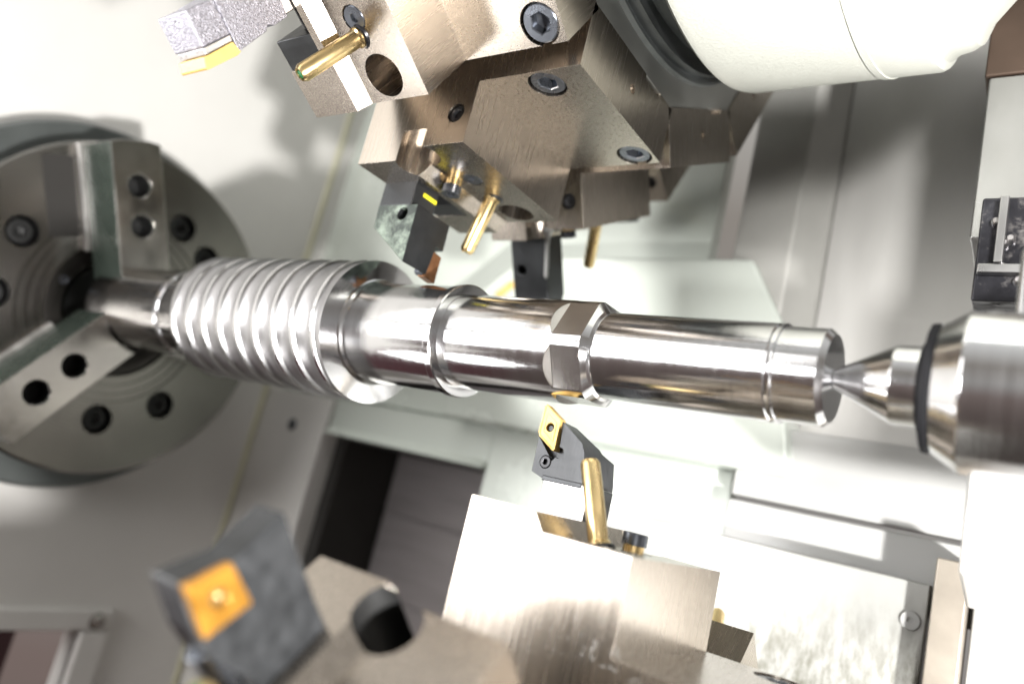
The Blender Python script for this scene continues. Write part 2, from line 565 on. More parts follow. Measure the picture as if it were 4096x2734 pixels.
# ------------------------------------------------------------------ chuck
CX = -0.9856
CYc, CZc = 0.006, -0.004
ck = thing('lathe_chuck', 'large round three jaw power chuck gripping the worm shaft', 'chuck', (CX, CYc, CZc))
bm = bmesh.new()
lathe(bm, [(-0.085, 0.236), (-0.004, 0.2385), (0.0, 0.2345), (0, 0.135), (-0.0025, 0.1345), (-0.0025, 0.131), (0, 0.1305), (0, 0.1235), (-0.0025, 0.123), (-0.0025, 0.1195),
           (0, 0.119), (0, 0.111), (-0.0025, 0.1105), (-0.0025, 0.1075), (0, 0.107), (0, 0.0975), (-0.03, 0.096), (-0.03, 0.06), (-0.085, 0.06)], 192, caps=False)
body = link('chuck_body', bm, 'chuck', ck)


def bolt_hole(ang, r, rad):
    y, z = r * math.cos(ang), r * math.sin(ang)
    return (lambda b: cyl(b, (-0.028, y, z), (0.02, y, z), rad, 40)), (y, z)


JA = [114, 234, 360]
cutters = []
holes = []
for ja in JA:
    for off in ((-43, 45) if ja < 300 else (-47, 49)):
        c_, p_ = bolt_hole(math.radians(ja + off), 0.160, 0.0215)
        cutters.append(c_)
        holes.append(p_)
cut(body, cutters)
for y, z in holes:
    bm = bmesh.new()
    hexring(bm, (-0.008, y, z), (1, 0, 0), 0.0165, 0.0088, 0.008, 0.018)
    link('mounting_bolt', bm, 'bore', ck)  # head coloured as dark as its shaded recess
    bm = bmesh.new()
    tube(bm, (-0.0275, y, z), (0, y, z), [(0, 0.0), (0, 0.021), (0.024, 0.0212), (0.024, 0.0208), (0.001, 0.0206), (0.001, 0)], 40, caps=False)
    link('bolt_recess', bm, 'bore', ck)  # black cup, shade of the recess put into its colour
bm = bmesh.new()
lathe(bm, [(-0.03, 0.0955), (-0.006, 0.0955), (-0.006, 0.083), (-0.012, 0.072), (-0.03, 0.068)], 96, caps=False)
br = link('bore_ring', bm, 'bore_ring', ck)
bm = bmesh.new()
hexring(bm, (-0.004, -0.079, 0.016), (1, 0, 0), 0.006, 0.003, 0.004, 0.006)
link('small_screw', bm, 'screw', br)
bm = bmesh.new()
lathe(bm, [(-0.05, 0.0), (-0.05, 0.068), (-0.031, 0.0685)], 64, caps=False)
link('bore', bm, 'bore', ck)

bm = bmesh.new()
lathe(bm, [(-0.155, 0.12), (-0.155, 0.270), (-0.150, 0.276), (-0.10, 0.278), (-0.088, 0.272), (-0.0855, 0.12)], 128, caps=False)
link('back_plate', bm, 'backplate', ck)


def make_jaw(ja):
    u = math.radians(ja)
    R = Matrix.Rotation(u - math.pi / 2, 4, 'X')   # local z radial
    bm = bmesh.new()
    # base jaw with serrations
    poly = [(-0.040, 0.085), (0.040, 0.085), (0.040, 0.2315), (0.02, 0.2345), (-0.02, 0.2345), (-0.040, 0.2315)]
    prism(bm, poly, 'X', 0.0005, 0.012)
    bmesh.ops.transform(bm, matrix=R, verts=bm.verts)
    base = link('base_jaw', bm, 'jaw_edge', ck, bevel=0.0012)
    bm = bmesh.new()
    for i in range(46):
        z = 0.092 + i * 0.003
        prism(bm, [(z, 0.010), (z + 0.0024, 0.010), (z + 0.0012, 0.0135)], 'Y', 0.0335, 0.0395) if False else box(bm, (0.0118, -0.0400, z), (0.0150, -0.0343, z + 0.0017))
    bmesh.ops.transform(bm, matrix=R, verts=bm.verts)
    link('serration', bm, 'jaw_edge', base)
    bm = bmesh.new()
    poly = [(-0.034, 0.040), (0.034, 0.040), (0.034, 0.2290), (0.018, 0.2325), (-0.018, 0.2325), (-0.034, 0.2290)]
    prism(bm, poly, 'X', 0.0125, 0.090)
    top = link('top_jaw', bm, 'jaw', ck, bevel=0.0018)
    cut(top, [lambda b: cyl(b, (0.0, 0, 0), (0.1, 0, 0), 0.0575, 96)] +
        [(lambda zz: (lambda b: cyl(b, (0.055, 0, zz), (0.1, 0, zz), 0.0158, 40)))(z) for z in (0.118, 0.172)])
    top.data.transform(R)
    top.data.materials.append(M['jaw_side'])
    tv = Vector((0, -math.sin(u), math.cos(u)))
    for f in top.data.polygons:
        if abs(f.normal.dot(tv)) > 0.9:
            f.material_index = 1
    for z in (0.118, 0.172):
        bm = bmesh.new()
        tube(bm, (0.0555, 0, z), (0.1, 0, z), [(0, 0.0), (0, 0.0154), (0.03, 0.0154), (0.03, 0.0151), (0.001, 0.0151), (0.001, 0)], 40, caps=False)
        bmesh.ops.transform(bm, matrix=R, verts=bm.verts)
        link('jaw_hole_shade', bm, 'bore', top)  # no bolt, only a black lining for the shade in the hole
    # dark plate on the chuck face, paints in the shade of the recessed slot
    if ja != 114:
        return
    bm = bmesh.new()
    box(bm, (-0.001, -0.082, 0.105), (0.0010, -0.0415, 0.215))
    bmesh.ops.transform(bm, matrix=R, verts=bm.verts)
    link('jaw_slot_shade', bm, 'dark', ck)


for ja in JA:
    make_jaw(ja)

# ------------------------------------------------------------------ worm shaft (the workpiece)
ws = thing('worm_shaft', 'polished steel worm shaft held between chuck and live centre', 'shaft', (-0.3, 0, 0))
OX = 0.3    # parts are built relative to x = -0.3


def shaft_part(name, prof, m='polished', seg=192, caps=True):
    bm = bmesh.new()
    lathe(bm, [(x + OX, r) for x, r in prof], seg, caps=caps)
    return link(name, bm, m, ws, smooth=14)


endp = shaft_part('tail_journal', [(-0.0325, 0.0300), (-0.0325, 0.0331), (-0.0040, 0.0333), (0.0, 0.0296), (0.0, 0.0066), (-0.0120, 0.0)], caps=False)
shaft_part('snap_ring_groove', [(-0.0372, 0.0349), (-0.0360, 0.0335), (-0.0345, 0.0332), (-0.0338, 0.0350), (-0.0322, 0.0350), (-0.0318, 0.0331)], caps=False)
shaft_part('bearing_journal', [(-0.1690, 0.0346), (-0.1680, 0.0349), (-0.0372, 0.0349)], caps=False)
# hexagon section
bm = bmesh.new()
NX, NT = 64, 360
x0, x1 = -0.209, -0.1745
Rh, inr = 0.0434, 0.0395
base_ang = math.radians(211.8)
rows = []
for i in range(NX + 1):
    x = x0 + (x1 - x0) * i / NX
    row = []
    for j in range(NT):
        th = 2 * math.pi * j / NT
        k = ((th - base_ang + math.pi / 6) % (math.pi / 3)) - math.pi / 6
        r = Rh
        rf = inr / math.cos(k)
        if rf < Rh:
            r = min(Rh, rf + 0.70 * max(0.0, -0.2008 - x))
        row.append(bm.verts.new((x + OX, r * math.cos(th), r * math.sin(th))))
    rows.append(row)
for A, B in zip(rows, rows[1:]):
    for j in range(NT):
        k = (j + 1) % NT
        f_ = bm.faces.new((A[j], A[k], B[k], B[j]))
        rm = sum(math.hypot(v_.co.y, v_.co.z) for v_ in f_.verts) / 4
        f_.material_index = 0 if rm < Rh - 0.00005 else 1
# chamfered shoulder down to the journal
last = rows[-1]
ring2 = [bm.verts.new((-0.1705 + OX, 0.0372 * math.cos(2 * math.pi * j / NT), 0.0372 * math.sin(2 * math.pi * j / NT))) for j in range(NT)]
ring3 = [bm.verts.new((-0.1690 + OX, 0.0346 * math.cos(2 * math.pi * j / NT), 0.0346 * math.sin(2 * math.pi * j / NT))) for j in range(NT)]
for A, B in ((last, ring2), (ring2, ring3)):
    for j in range(NT):
        k = (j + 1) % NT
        f_ = bm.faces.new((A[j], A[k], B[k], B[j]))
        f_.material_index = 1
M['hex'] = ring_mat('milled_hexagon_steel', (0.62, 0.60, 0.58), 0.22, 240, 0.14, center=(0.135, -0.02, -0.06), axis='SPHERICAL')
hx = link('hexagon_section', bm, 'hex', ws, smooth=9)
hx.data.materials.append(M['polished'])
shaft_part('middle_journal', [(-0.3188, 0.0432), (-0.3178, 0.0434), (-0.209, 0.0434)], caps=False)
shaft_part('collar', [(-0.3280, 0.0500), (-0.3272, 0.0518), (-0.3262, 0.0524), (-0.3202, 0.0524), (-0.3192, 0.0512), (-0.3188, 0.0470), (-0.3188, 0.0432)], caps=False)
shaft_part('main_journal', [(-0.4380, 0.0540), (-0.4360, 0.0525), (-0.4345, 0.0497), (-0.4320, 0.0503), (-0.3280, 0.0503)], caps=False)
# worm thread
bm = bmesh.new()
pitch = 0.0311
NT = 192
NP = 28                      # rows per turn, packed around the crest
xa, xb = -0.714, -0.4400
depth = 0.0040
fr = [0, .05, .10, .14, .164, .1875, .20, .25] + [.25 + .69 * (k / 16) for k in range(1, 17)] + [.953, .976]
NP = len(fr)
turns = int((xb - xa) / pitch) + 3


def worm_r(x, ph):
    if ph < 0.14:
        cz = 1.0
    else:
        q = (ph - 0.14) / 0.86
        wall = min(1.0, q / 0.055, (1 - q) / 0.055)
        cz = 1.0 - wall * (0.62 + 0.38 * math.sin(math.pi * q))
    r = 0.0725 - depth + depth * cz
    r = min(r, 0.0725, 0.064 + (x - xa) * 1.2)
    if xb - x < 0.026:
        r = max(r, 0.0725 - 0.16 * (xb - x))
    return r


rows = []
for i in range(NP * turns):
    row = []
    for j in range(NT + 1):
        th = 2 * math.pi * j / NT
        x = xa - pitch * 1.2 + (i // NP + fr[i % NP]) * pitch + pitch * th / (2 * math.pi)
        x = min(max(x, xa), xb)
        ph = fr[i % NP]
        r = worm_r(x, ph)
        if x <= xa:
            r = 0.062
        if x >= xb:
            r = 0.0725
        row.append(bm.verts.new((x + OX, r * math.cos(th), r * math.sin(th))))
    rows.append(row)
for ri, (A, B) in enumerate(zip(rows, rows[1:])):
    for j in range(NT):
        if (A[j].co - B[j].co).length + (A[j + 1].co - B[j + 1].co).length < 1e-7:
            continue
        f_ = bm.faces.new((A[j], A[j + 1], B[j + 1], B[j]))
        f_.material_index = 0 if (ri % NP) < 3 else 1
bmesh.ops.remove_doubles(bm, verts=bm.verts, dist=2e-6)
bmesh.ops.dissolve_degenerate(bm, edges=bm.edges, dist=1e-6)
NT = 128
rows = [[bm.verts.new((xx + OX, rr * math.cos(2 * math.pi * j / NT), rr * math.sin(2 * math.pi * j / NT))) for j in range(NT)] for xx, rr in ((xa, 0.0622), (xb, 0.0725))]
for row, (xx, rr) in ((rows[0], (xa - 0.001, 0.052)), (rows[-1], (-0.4375, 0.0535))):
    rg = [bm.verts.new((xx + OX, rr * math.cos(2 * math.pi * j / NT), rr * math.sin(2 * math.pi * j / NT))) for j in range(NT)]
    for j in range(NT):
        k = (j + 1) % NT
        bm.faces.new((row[j], row[k], rg[k], rg[j]))
wt = link('worm_thread', bm, 'polished', ws, smooth=22)
wt.data.materials.append(M['thread'])
# chuck end
hp = shaft_part('clamped_journal', [(-0.955, 0.0), (-0.955, 0.052), (-0.953, 0.0545), (-0.775, 0.0548), (-0.7735, 0.052), (-0.765, 0.052), (-0.7635, 0.0548), (-0.716, 0.0548), (-0.714, 0.052)], caps=False)

# ------------------------------------------------------------------ live centre and tailstock
lc = thing('live_centre', 'polished live centre with pointed tip entering the shaft end', 'live centre', (0.05, 0, 0))


def lc_part(name, prof, m, parent=lc, seg=128):
    bm = bmesh.new()
    lathe(bm, [(x - 0.05, r) for x, r in prof], seg, caps=False)
    return link(name, bm, m, parent, smooth=14)


lc_part('tip', [(-0.0118 + 0.0484 * (k_ / 24) ** 1.5, 0.0254 * (k_ / 24) ** 1.5) for k_ in range(25)] + [(0.03661, 0.02541), (0.0375, 0.0257), (0.0515, 0.0257), (0.0520, 0.0247), (0.0545, 0.0245)], 'polished')
lc_part('seal', [(0.0525, 0.0246), (0.0520, 0.0275), (0.0535, 0.0305), (0.0545, 0.0330), (0.0552, 0.0385), (0.0560, 0.0404), (0.0595, 0.0408), (0.0602, 0.0395), (0.0610, 0.0390)], 'rubber')
lc_part('body', [(0.0600, 0.0200), (0.0600, 0.0385), (0.0612, 0.0402), (0.0758, 0.0497), (0.0770, 0.0500), (0.40, 0.0500), (0.40, 0.0)], 'polished')

ts = thing('tailstock', 'tall tailstock column with greasy slideway at the right edge', 'tailstock', (0.2, 0.2, 0.0))
tx, ty = 0.2, 0.2
bm = bmesh.new()
box(bm, (0.095 - tx, 0.02 - ty, 0.050), (0.5 - tx, 0.30 - ty, 0.105))
link('head_block', bm, 'column', ts, bevel=0.004)
bm = bmesh.new()
box(bm, (0.0615 - tx, 0.115 - ty, 0.100), (0.5 - tx, 0.30 - ty, 0.186))
link('slideway', bm, 'grease', ts, bevel=0.002)
random.seed(3)
for k_ in range(7):
    bm = bmesh.new()
    px_, pz_ = 0.072 + random.random() * 0.03 - tx, 0.112 + random.random() * 0.062
    tube(bm, (px_, 0.115 - ty, pz_), (px_, 0.0 - ty, pz_), [(0, 0.0035), (0.004, 0.0033), (0.006, 0.002), (0.006, 0)], 16)
    link('fitting', bm, 'shank_steel', ts)
bm = bmesh.new()
box(bm, (0.064 - tx, 0.106 - ty, 0.120), (0.50 - tx, 0.1149 - ty, 0.127))
box(bm, (0.074 - tx, 0.104 - ty, 0.1275), (0.080 - tx, 0.1149 - ty, 0.182))
link('oil_rail', bm, 'column', ts, bevel=0.001)
bm = bmesh.new()
box(bm, (0.047 - tx, 0.20 - ty, 0.188), (0.5 - tx, 0.34 - ty, 0.350))
link('column', bm, 'column', ts, bevel=0.002)
bm = bmesh.new()
box(bm, (0.043 - tx, 0.20 - ty, 0.352), (0.5 - tx, 0.34 - ty, 0.60))
link('upper_plate', bm, 'rust', ts, bevel=0.002)
bm = bmesh.new()
prism(bm, [(0.05 - ty, -0.030), (0.16 - ty, -0.015), (0.16 - ty, -0.125), (0.065 - ty, -0.105)], 'X', 0.078 - tx, 0.5 - tx)
link('foot', bm, 'sheet', ts, bevel=0.003)

# ------------------------------------------------------------------ turrets
K = 0.878        # measured turret geometry is drawn at this size about its own distance


def T(p):
    p = Vector(p)
    return CAM + (p - CAM) * K


P0u = Vector((-0.247, -0.027, 0.323))
CU = Vector((-0.247, 0.0605, 0.650))
tu = thing('upper_turret', 'grey twelve sided tool turret disc hanging above the shaft', 'turret', T(CU))


def lath_t(name, prof, m, parent, seg=160):
    bm = bmesh.new()
    lathe(bm, [(x * K, r * K) for x, r in prof], seg, caps=False)
    return link(name, bm, m, parent)


bm = bmesh.new()
Rv = 0.0875 / math.sin(math.radians(15))
poly = [(Rv * K * math.sin(math.radians(15 + 30 * i)), -Rv * K * math.cos(math.radians(15 + 30 * i))) for i in range(12)]
prism(bm, poly, 'X', -0.190 * K, -0.0015 * K)
link('disc', bm, 'disc', tu, bevel=0.0016)
lath_t('ring_groove', [(-0.002, 0.302), (0.0035, 0.300), (0.0035, 0.296), (0.001, 0.2955), (0.001, 0.292), (0.012, 0.291), (0.012, 0.272), (0.040, 0.270), (0.05, 0.2)], 'disc_dark', tu)

tc_ = thing('turret_cover', 'ivory textured housing of the upper turret, top right', 'cover', T(CU))
ct = lath_t('housing', [(0.046, 0.2), (0.046, 0.300), (0.0475, 0.309), (0.052, 0.3135), (0.060, 0.3155), (0.196, 0.3165), (0.1965, 0.3178), (0.2035, 0.3180), (0.2040, 0.3168), (0.2475, 0.3170),
            (0.2515, 0.3150), (0.2545, 0.3080), (0.262, 0.3030), (0.274, 0.3005), (0.281, 0.296), (0.288, 0.280), (0.330, 0.232), (0.345, 0.15)], 'cover', tc_, 240)

# ---- tool holder: local x = X, y = tangential d, z = -R (outwards is -z); all at scale K


def hv(x, d, r):
    return (x * K, d * K, -r * K)


def hbox(bm, x0, x1, d0, d1, r0, r1):
    return box(bm, (x0 * K, d0 * K, -r1 * K), (x1 * K, d1 * K, -r0 * K))


def hprism_d(bm, poly_xr, d0, d1):
    return prism(bm, [(x * K, -r * K) for x, r in poly_xr], 'Y', d0 * K, d1 * K)


def hprism_x(bm, poly_dr, x0, x1):
    return prism(bm, [(d * K, -r * K) for d, r in poly_dr], 'X', x0 * K, x1 * K)


def hcyl(bm, p0, p1, r, seg=40):
    return cyl(bm, hv(*p0), hv(*p1), r * K, seg)


def make_holder(label, group, screw_d=0.101, loose=True, bite=0.112, brad=0.0225):
    h = thing('tool_holder', label, 'tool holder', group=group)
    bm = bmesh.new()
    prof = [(0, 0.0), (0, 0.065), (-0.1164, 0.065), (-0.1164, 0.132), (-0.190, 0.132), (-0.200, 0.146), (-0.261, 0.146), (-0.261, 0.0)]
    hprism_d(bm, prof, -0.003, 0.180)
    b = link('holder_body', bm, 'nickel', h, bevel=0.0016, seg=3)
    cut(b, [
        lambda q: hbox(q, -0.27, -0.209, 0.042, 0.1305, 0.028, 0.16),
        lambda q: hcyl(q, (-0.159, 0.1555, 0.09), (-0.159, 0.1555, 0.15), 0.0210, 64),
        lambda q: hcyl(q, (-0.187, (0.0145 if bite < 0.1 else 0.012), bite), (-0.187, (0.0145 if bite < 0.1 else 0.012), 0.16), brad, 64),
        lambda q: hcyl(q, (-0.049, 0.019, 0.045), (-0.049, 0.019, 0.08), 0.0196, 64),
        lambda q: hcyl(q, (-0.0225, 0.161, 0.045), (-0.0225, 0.161, 0.08), 0.0196, 64),
        lambda q: hcyl(q, (-0.162, screw_d, 0.128), (-0.162, screw_d, 0.15), 0.0125, 48),
        lambda q: hcyl(q, (-0.136, 0.045, 0.10 - 0.0), (-0.136, 0.0, 0.10), 0.0, 8) if False else hcyl(q, (-0.1364, -0.02, 0.098), (-0.1364, 0.004, 0.098), 0.0105, 40),
        lambda q: hbox(q, -0.006, 0.01, 0.112, 0.148, -0.003, 0.0055),
        lambda q: hcyl(q, (-0.006, 0.092, 0.030), (0.02, 0.092, 0.030), 0.0052, 24),
    ])
    if bite < 0.1:
        b.data.materials.append(M['bore'])  # hole faces blackened, the shade inside is painted on
        for f in b.data.polygons:
            cc = f.center / K
            if (cc.x + 0.187) ** 2 + (cc.y - 0.0145) ** 2 < 0.0203 ** 2 and abs(f.normal.z) < 0.3 or (abs(f.normal.z) > 0.9 and -0.1 < cc.z < -0.015 and (cc.x + 0.187) ** 2 + (cc.y - 0.0145) ** 2 < 0.02 ** 2):
                f.material_index = 1
    for (x, d) in ((-0.049, 0.019), (-0.0225, 0.161)):
        bm = bmesh.new()
        hexring(bm, hv(x, d, 0.0635), (0, 0, -1), 0.0180 * K, 0.0100 * K, 0.010 * K, 0.017 * K)
        link('clamp_screw', bm, 'screw', h)
    bm = bmesh.new()
    hexring(bm, hv(-0.162, screw_d, 0.1318), (0, 0, -1), 0.0116 * K, 0.0042 * K, 0.003 * K, 0.003 * K)
    link('plug_screw', bm, 'screw', h)
    bm = bmesh.new()
    hexring(bm, hv(-0.1364, -0.0005, 0.098), (0, -1, 0), 0.0095 * K, 0.0055 * K, 0.0025 * K, 0.0030 * K)
    link('set_screw', bm, 'screw_black', h)
    # coolant nozzle
    a = Vector(hv(-0.167, 0.1175, 0.1295))
    t = Vector(hv(-0.185, 0.1175, 0.198))
    dvec = (t - a).normalized()
    Ln = (t - a).length
    bm = bmesh.new()
    r = 0.0082 * K
    tube(bm, a, t, [(0, r * 1.2), (0.0035, r * 1.2), (0.0050, r), (Ln - 0.0030, r), (Ln, r * 0.76), (Ln, r * 0.60), (Ln - 0.006, r * 0.55), (Ln - 0.006, 0)], 32)
    nz = link('coolant_nozzle', bm, 'brass', h)
    bm = bmesh.new()
    tube(bm, a - dvec * 0.004, t, [(0, 0.0), (0.0, r * 1.2), (0.003, r * 1.62), (0.0052, r * 1.5), (0.0060, r * 1.30)], 32, caps=False)
    link('nozzle_socket', bm, 'screw_black', nz)
    bm = bmesh.new()
    tube(bm, a, t, [(Ln - 0.0045, 0.0), (Ln - 0.0045, r * 0.56), (Ln - 0.0014, r * 0.56), (Ln - 0.0002, r * 0.40), (Ln + 0.0006, 0)], 24)
    link('coolant_drop', bm, 'coolant', nz)
    if loose:
        bm = bmesh.new()
        hexring(bm, hv(-0.185, 0.069, 0.1505), (0, 0, -1), 0.0105 * K, 0.0050 * K, 0.006 * K, 0.010 * K)
        ls = link('adjusting_screw', bm, 'screw', h)
        bm = bmesh.new()
        hcyl(bm, (-0.185, 0.069, 0.128), (-0.185, 0.069, 0.141), 0.0088, 32)
        link('brass_washer', bm, 'brass', ls)
    # wedge clamp
    bm = bmesh.new()
    hprism_d(bm, [(-0.2595, 0.04), (-0.2085, 0.04), (-0.2085, 0.1455), (-0.2595, 0.1455)], 0.1005, 0.1300)
    w = link('wedge_clamp', bm, 'black', h, bevel=0.001)
    bm = bmesh.new()
    for i in range(14):
        x0 = -0.2345
        dd = 0.079 + i * 0.0016
        tube(bm, hv(x0, dd, 0.118), hv(x0, dd + 0.1, 0.118), [(0, 0.0070 * K), (0.0008 * K, 0.0078 * K), (0.0016 * K, 0.0070 * K)], 28, caps=True)
    link('wedge_screw', bm, 'screw_black', w)
    return h


def place(h, origin, ang):
    h.location = T(origin)
    h.rotation_euler = (ang, 0, 0)


def up_origin(deg):
    t = math.radians(deg)
    y, z = -0.0875, -0.3267
    return Vector((CU.x, CU.y + y * math.cos(t) - z * math.sin(t), CU.z + y * math.sin(t) + z * math.cos(t)))


UG = 'tool holders bolted round the upper turret'
LG = 'tool holders bolted round the lower turret'
h0 = make_holder('nickel tool holder straight above the shaft, with brass nozzle and loose screw', UG, 0.072, True)
place(h0, up_origin(0), 0.0)
h1 = make_holder('bright nickel tool holder at the top edge, nearest of the upper turret holders', UG, 0.101, False, 0.02, 0.0195)
place(h1, up_origin(-30), math.radians(-30))
h2 = dup(h0)
h2['label'] = 'nickel tool holder on the far side of the upper turret, showing milled arcs'
place(h2, up_origin(30), math.radians(30))
h3 = dup(h1)
h3['label'] = 'small blurred nickel holder farthest round the upper turret, under the ivory housing'
place(h3, up_origin(60), math.radians(60))

h4 = dup(h1)  # mostly out of view, added for its shadow and reflections
h4['label'] = 'nickel tool holder above the top edge of the frame, in front of the turret'
place(h4, up_origin(-60), math.radians(-60))

# lower turret: the same holders, turned half round
OL = Vector((0.0139, -0.027, -0.2777))
c45 = math.sqrt(0.5)
AP = 0.2726
CL = Vector((0.0139, 0.0605, -0.2777 - AP))
tl = thing('lower_turret', 'eight sided grey turret disc carrying the lower tool holders', 'turret', T(CL))
bm = bmesh.new()
Rv2 = AP / math.cos(math.radians(22.5))
prism(bm, [(Rv2 * K * math.sin(math.radians(22.5 + 45 * i)), Rv2 * K * math.cos(math.radians(22.5 + 45 * i))) for i in range(8)], 'X', -0.19 * K, -0.0015 * K)
link('disc', bm, 'disc', tl, bevel=0.0016)
l0 = dup(h0)
l0['label'] = 'large tool holder below the shaft with glaring white front face'
l0['group'] = LG
for ch in l0.children:
    if ch.name.startswith('coolant_nozzle'):
        b_ = Vector(hv(-0.167, 0.1175, 0.1295))
        ch.matrix_basis = Matrix.Translation(b_ + Vector((-0.0060, 0, 0))) @ Matrix.Rotation(math.radians(6), 4, 'Y') @ Matrix.Translation(-b_)
    if ch.name.startswith('adjusting_screw'):
        ch.matrix_basis = Matrix.Translation((0.018, 0.006, 0.003))
place(l0, OL + Vector((0, 0.175, 0)), math.pi)
D45 = Vector((0, c45, c45)); R45 = Vector((0, -c45, c45))
PL = OL - D45 * 0.218 + R45 * 0.018
bm = bmesh.new()
random.seed(11)
for k_ in range(110):
    a_ = random.gauss(0, 1)
    x_ = -0.125 + a_ * 0.045
    z_ = 0.045 + abs(random.gauss(0, 0.016)) + 0.012 * math.cos(a_ * 1.2)
    if not (-0.235 < x_ < -0.004) or (x_ > -0.108 and z_ > 0.06):
        continue
    rr_ = random.uniform(0.0003, 0.0009)
    c_ = bmesh.ops.create_icosphere(bm, subdivisions=2, radius=rr_, matrix=Matrix.Translation((x_ * K, 0.180 * K, -z_ * K)) @ Matrix.Diagonal((1, 0.45, 1.15, 1)))
dp = link('coolant_droplets', bm, 'droplet', l0)
dp['kind'] = 'stuff'
l1 = dup(h1)
l1['label'] = 'out of focus tool holder at the bottom edge with a large black hole'
l1['group'] = LG
place(l1, PL + D45 * 0.175, math.radians(225))
l3 = dup(h1)  # station mostly out of view, added to block the key light
l3['label'] = 'tool holder of the lower turret nearest the operator, under the frame'
l3['group'] = LG
v_ = Matrix.Rotation(math.radians(45), 3, 'X') @ (PL + D45 * 0.175 - CL)
place(l3, CL + v_, math.radians(270))
D2 = Vector((0, c45, -c45)); R2 = Vector((0, c45, c45))
PR = Vector((OL.x, 2 * CL.y - PL.y, PL.z))     # mirror of the front station
l2 = dup(h1)
l2['label'] = 'tool holder peeping out behind the right face of the glaring lower holder'
l2['group'] = LG
place(l2, PR, math.radians(135))


def tool_root(name, label, h, group=None):
    o = thing(name, label, 'cutting tool', group=group)
    o.location = h.location
    o.rotation_euler = h.rotation_euler
    return o


# main upper tool (grooving tool)
t0 = tool_root('grooving_tool', 'black grooving tool with green coolant stains and bronze insert above the shaft', h0)
bm = bmesh.new()
hbox(bm, -0.262, -0.2125, 0.042, 0.0795, 0.035, 0.174)
sh = link('shank', bm, 'black', t0, bevel=0.0012)
bm = bmesh.new()
hbox(bm, -0.2119, -0.2112, 0.052, 0.0565, 0.150, 0.171) if False else box(bm, (-0.2124 * K, 0.056 * K, -0.1575 * K), (-0.2112 * K, 0.078 * K, -0.153 * K))
link('yellow_mark', bm, 'yellow', sh, bevel=0.0006)
bm = bmesh.new()
poly = [(-0.262, 0.1735), (-0.2015, 0.1735), (-0.2005, 0.2405), (-0.2605, 0.2000)]
hprism_d(bm, poly, 0.0415, 0.0985)
hd = link('tool_head', bm, 'black_stained', t0, bevel=0.0012)
cut(hd, [lambda q: hprism_x(q, [(0.0755, 0.2600), (0.102, 0.2600), (0.102, 0.2105)], -0.30, -0.19),
         lambda q: hcyl(q, (-0.221, 0.03, 0.184), (-0.221, 0.06, 0.184), 0.0072, 32),
         lambda q: hprism_x(q, [(0.078, 0.2600), (0.110, 0.2600), (0.110, 0.206), (0.086, 0.206)], -0.212, -0.18)])
hd.data.materials.append(M['black'])
for f in hd.data.polygons:
    if f.normal.x > 0.6:
        f.material_index = 1
bm = bmesh.new()
hprism_x(bm, [(0.0795, 0.2420), (0.0835, 0.2105), (0.0985, 0.2125), (0.0985, 0.2440)], -0.212, -0.2015)
ins = link('insert', bm, 'copper', t0, bevel=0.0006)
bm = bmesh.new()
hprism_x(bm, [(0.0745, 0.2385), (0.0800, 0.2095), (0.0833, 0.2100), (0.0790, 0.2415)], -0.214, -0.2035)
link('insert_seat', bm, 'screw', ins, bevel=0.0004)

# upper front tool (rough coated turning tool)
t1 = tool_root('turning_tool', 'rough grey coated turning tool with pale gold insert, top left', h1)
bm = bmesh.new()
hbox(bm, -0.260, -0.211, 0.044, 0.0770, 0.035, 0.165)
link('shank', bm, 'shank_steel', t1, bevel=0.001)
bm = bmesh.new()
hprism_x(bm, [(0.037, 0.152), (0.0785, 0.160), (0.0785, 0.178), (0.0750, 0.184), (0.0790, 0.188), (0.0800, 0.2245), (0.0655, 0.2225), (0.0365, 0.2195)], -0.262, -0.208)
link('tool_head', bm, 'coated', t1, bevel=0.0008)
bm = bmesh.new()
hprism_x(bm, [(0.0365, 0.2195), (0.0655, 0.2225), (0.0630, 0.2528), (0.0342, 0.2495)], -0.250, -0.2085)
link('tool_nose', bm, 'coated', t1, bevel=0.0012)
bm = bmesh.new()
hprism_x(bm, [(0.0634, 0.2528), (0.0657, 0.2235), (0.0705, 0.2245), (0.0685, 0.2540)], -0.246, -0.2085)
link('insert_seat', bm, 'shank_steel', t1, bevel=0.0005)
bm = bmesh.new()
hprism_x(bm, [(0.0690, 0.2575), (0.0709, 0.2250), (0.0810, 0.2225), (0.0818, 0.2275), (0.0785, 0.2600), (0.0765, 0.2610)], -0.246, -0.2080)
link('insert', bm, 'gold', t1, bevel=0.0006)

# upper far tool
t2 = tool_root('boring_tool_block', 'black square tool block with one hole, behind the white drip', h2)
bm = bmesh.new()
hprism_x(bm, [(0.040, 0.03), (0.083, 0.03), (0.083, 0.23), (0.066, 0.26), (0.040, 0.26)], -0.262, -0.205)
b2 = link('shank', bm, 'black', t2, bevel=0.0015)
cut(b2, [lambda q: hcyl(q, (-0.246, 0.02, 0.192), (-0.246, 0.06, 0.192), 0.0068, 24)])
t3 = tool_root('far_turning_tool', 'tiny black tool with a bright insert peeping under the far holder', h3)
bm = bmesh.new()
hprism_x(bm, [(0.042, 0.03), (0.080, 0.03), (0.080, 0.19), (0.060, 0.21), (0.042, 0.20)], -0.261, -0.2115)
link('shank', bm, 'black', t3, bevel=0.0015)

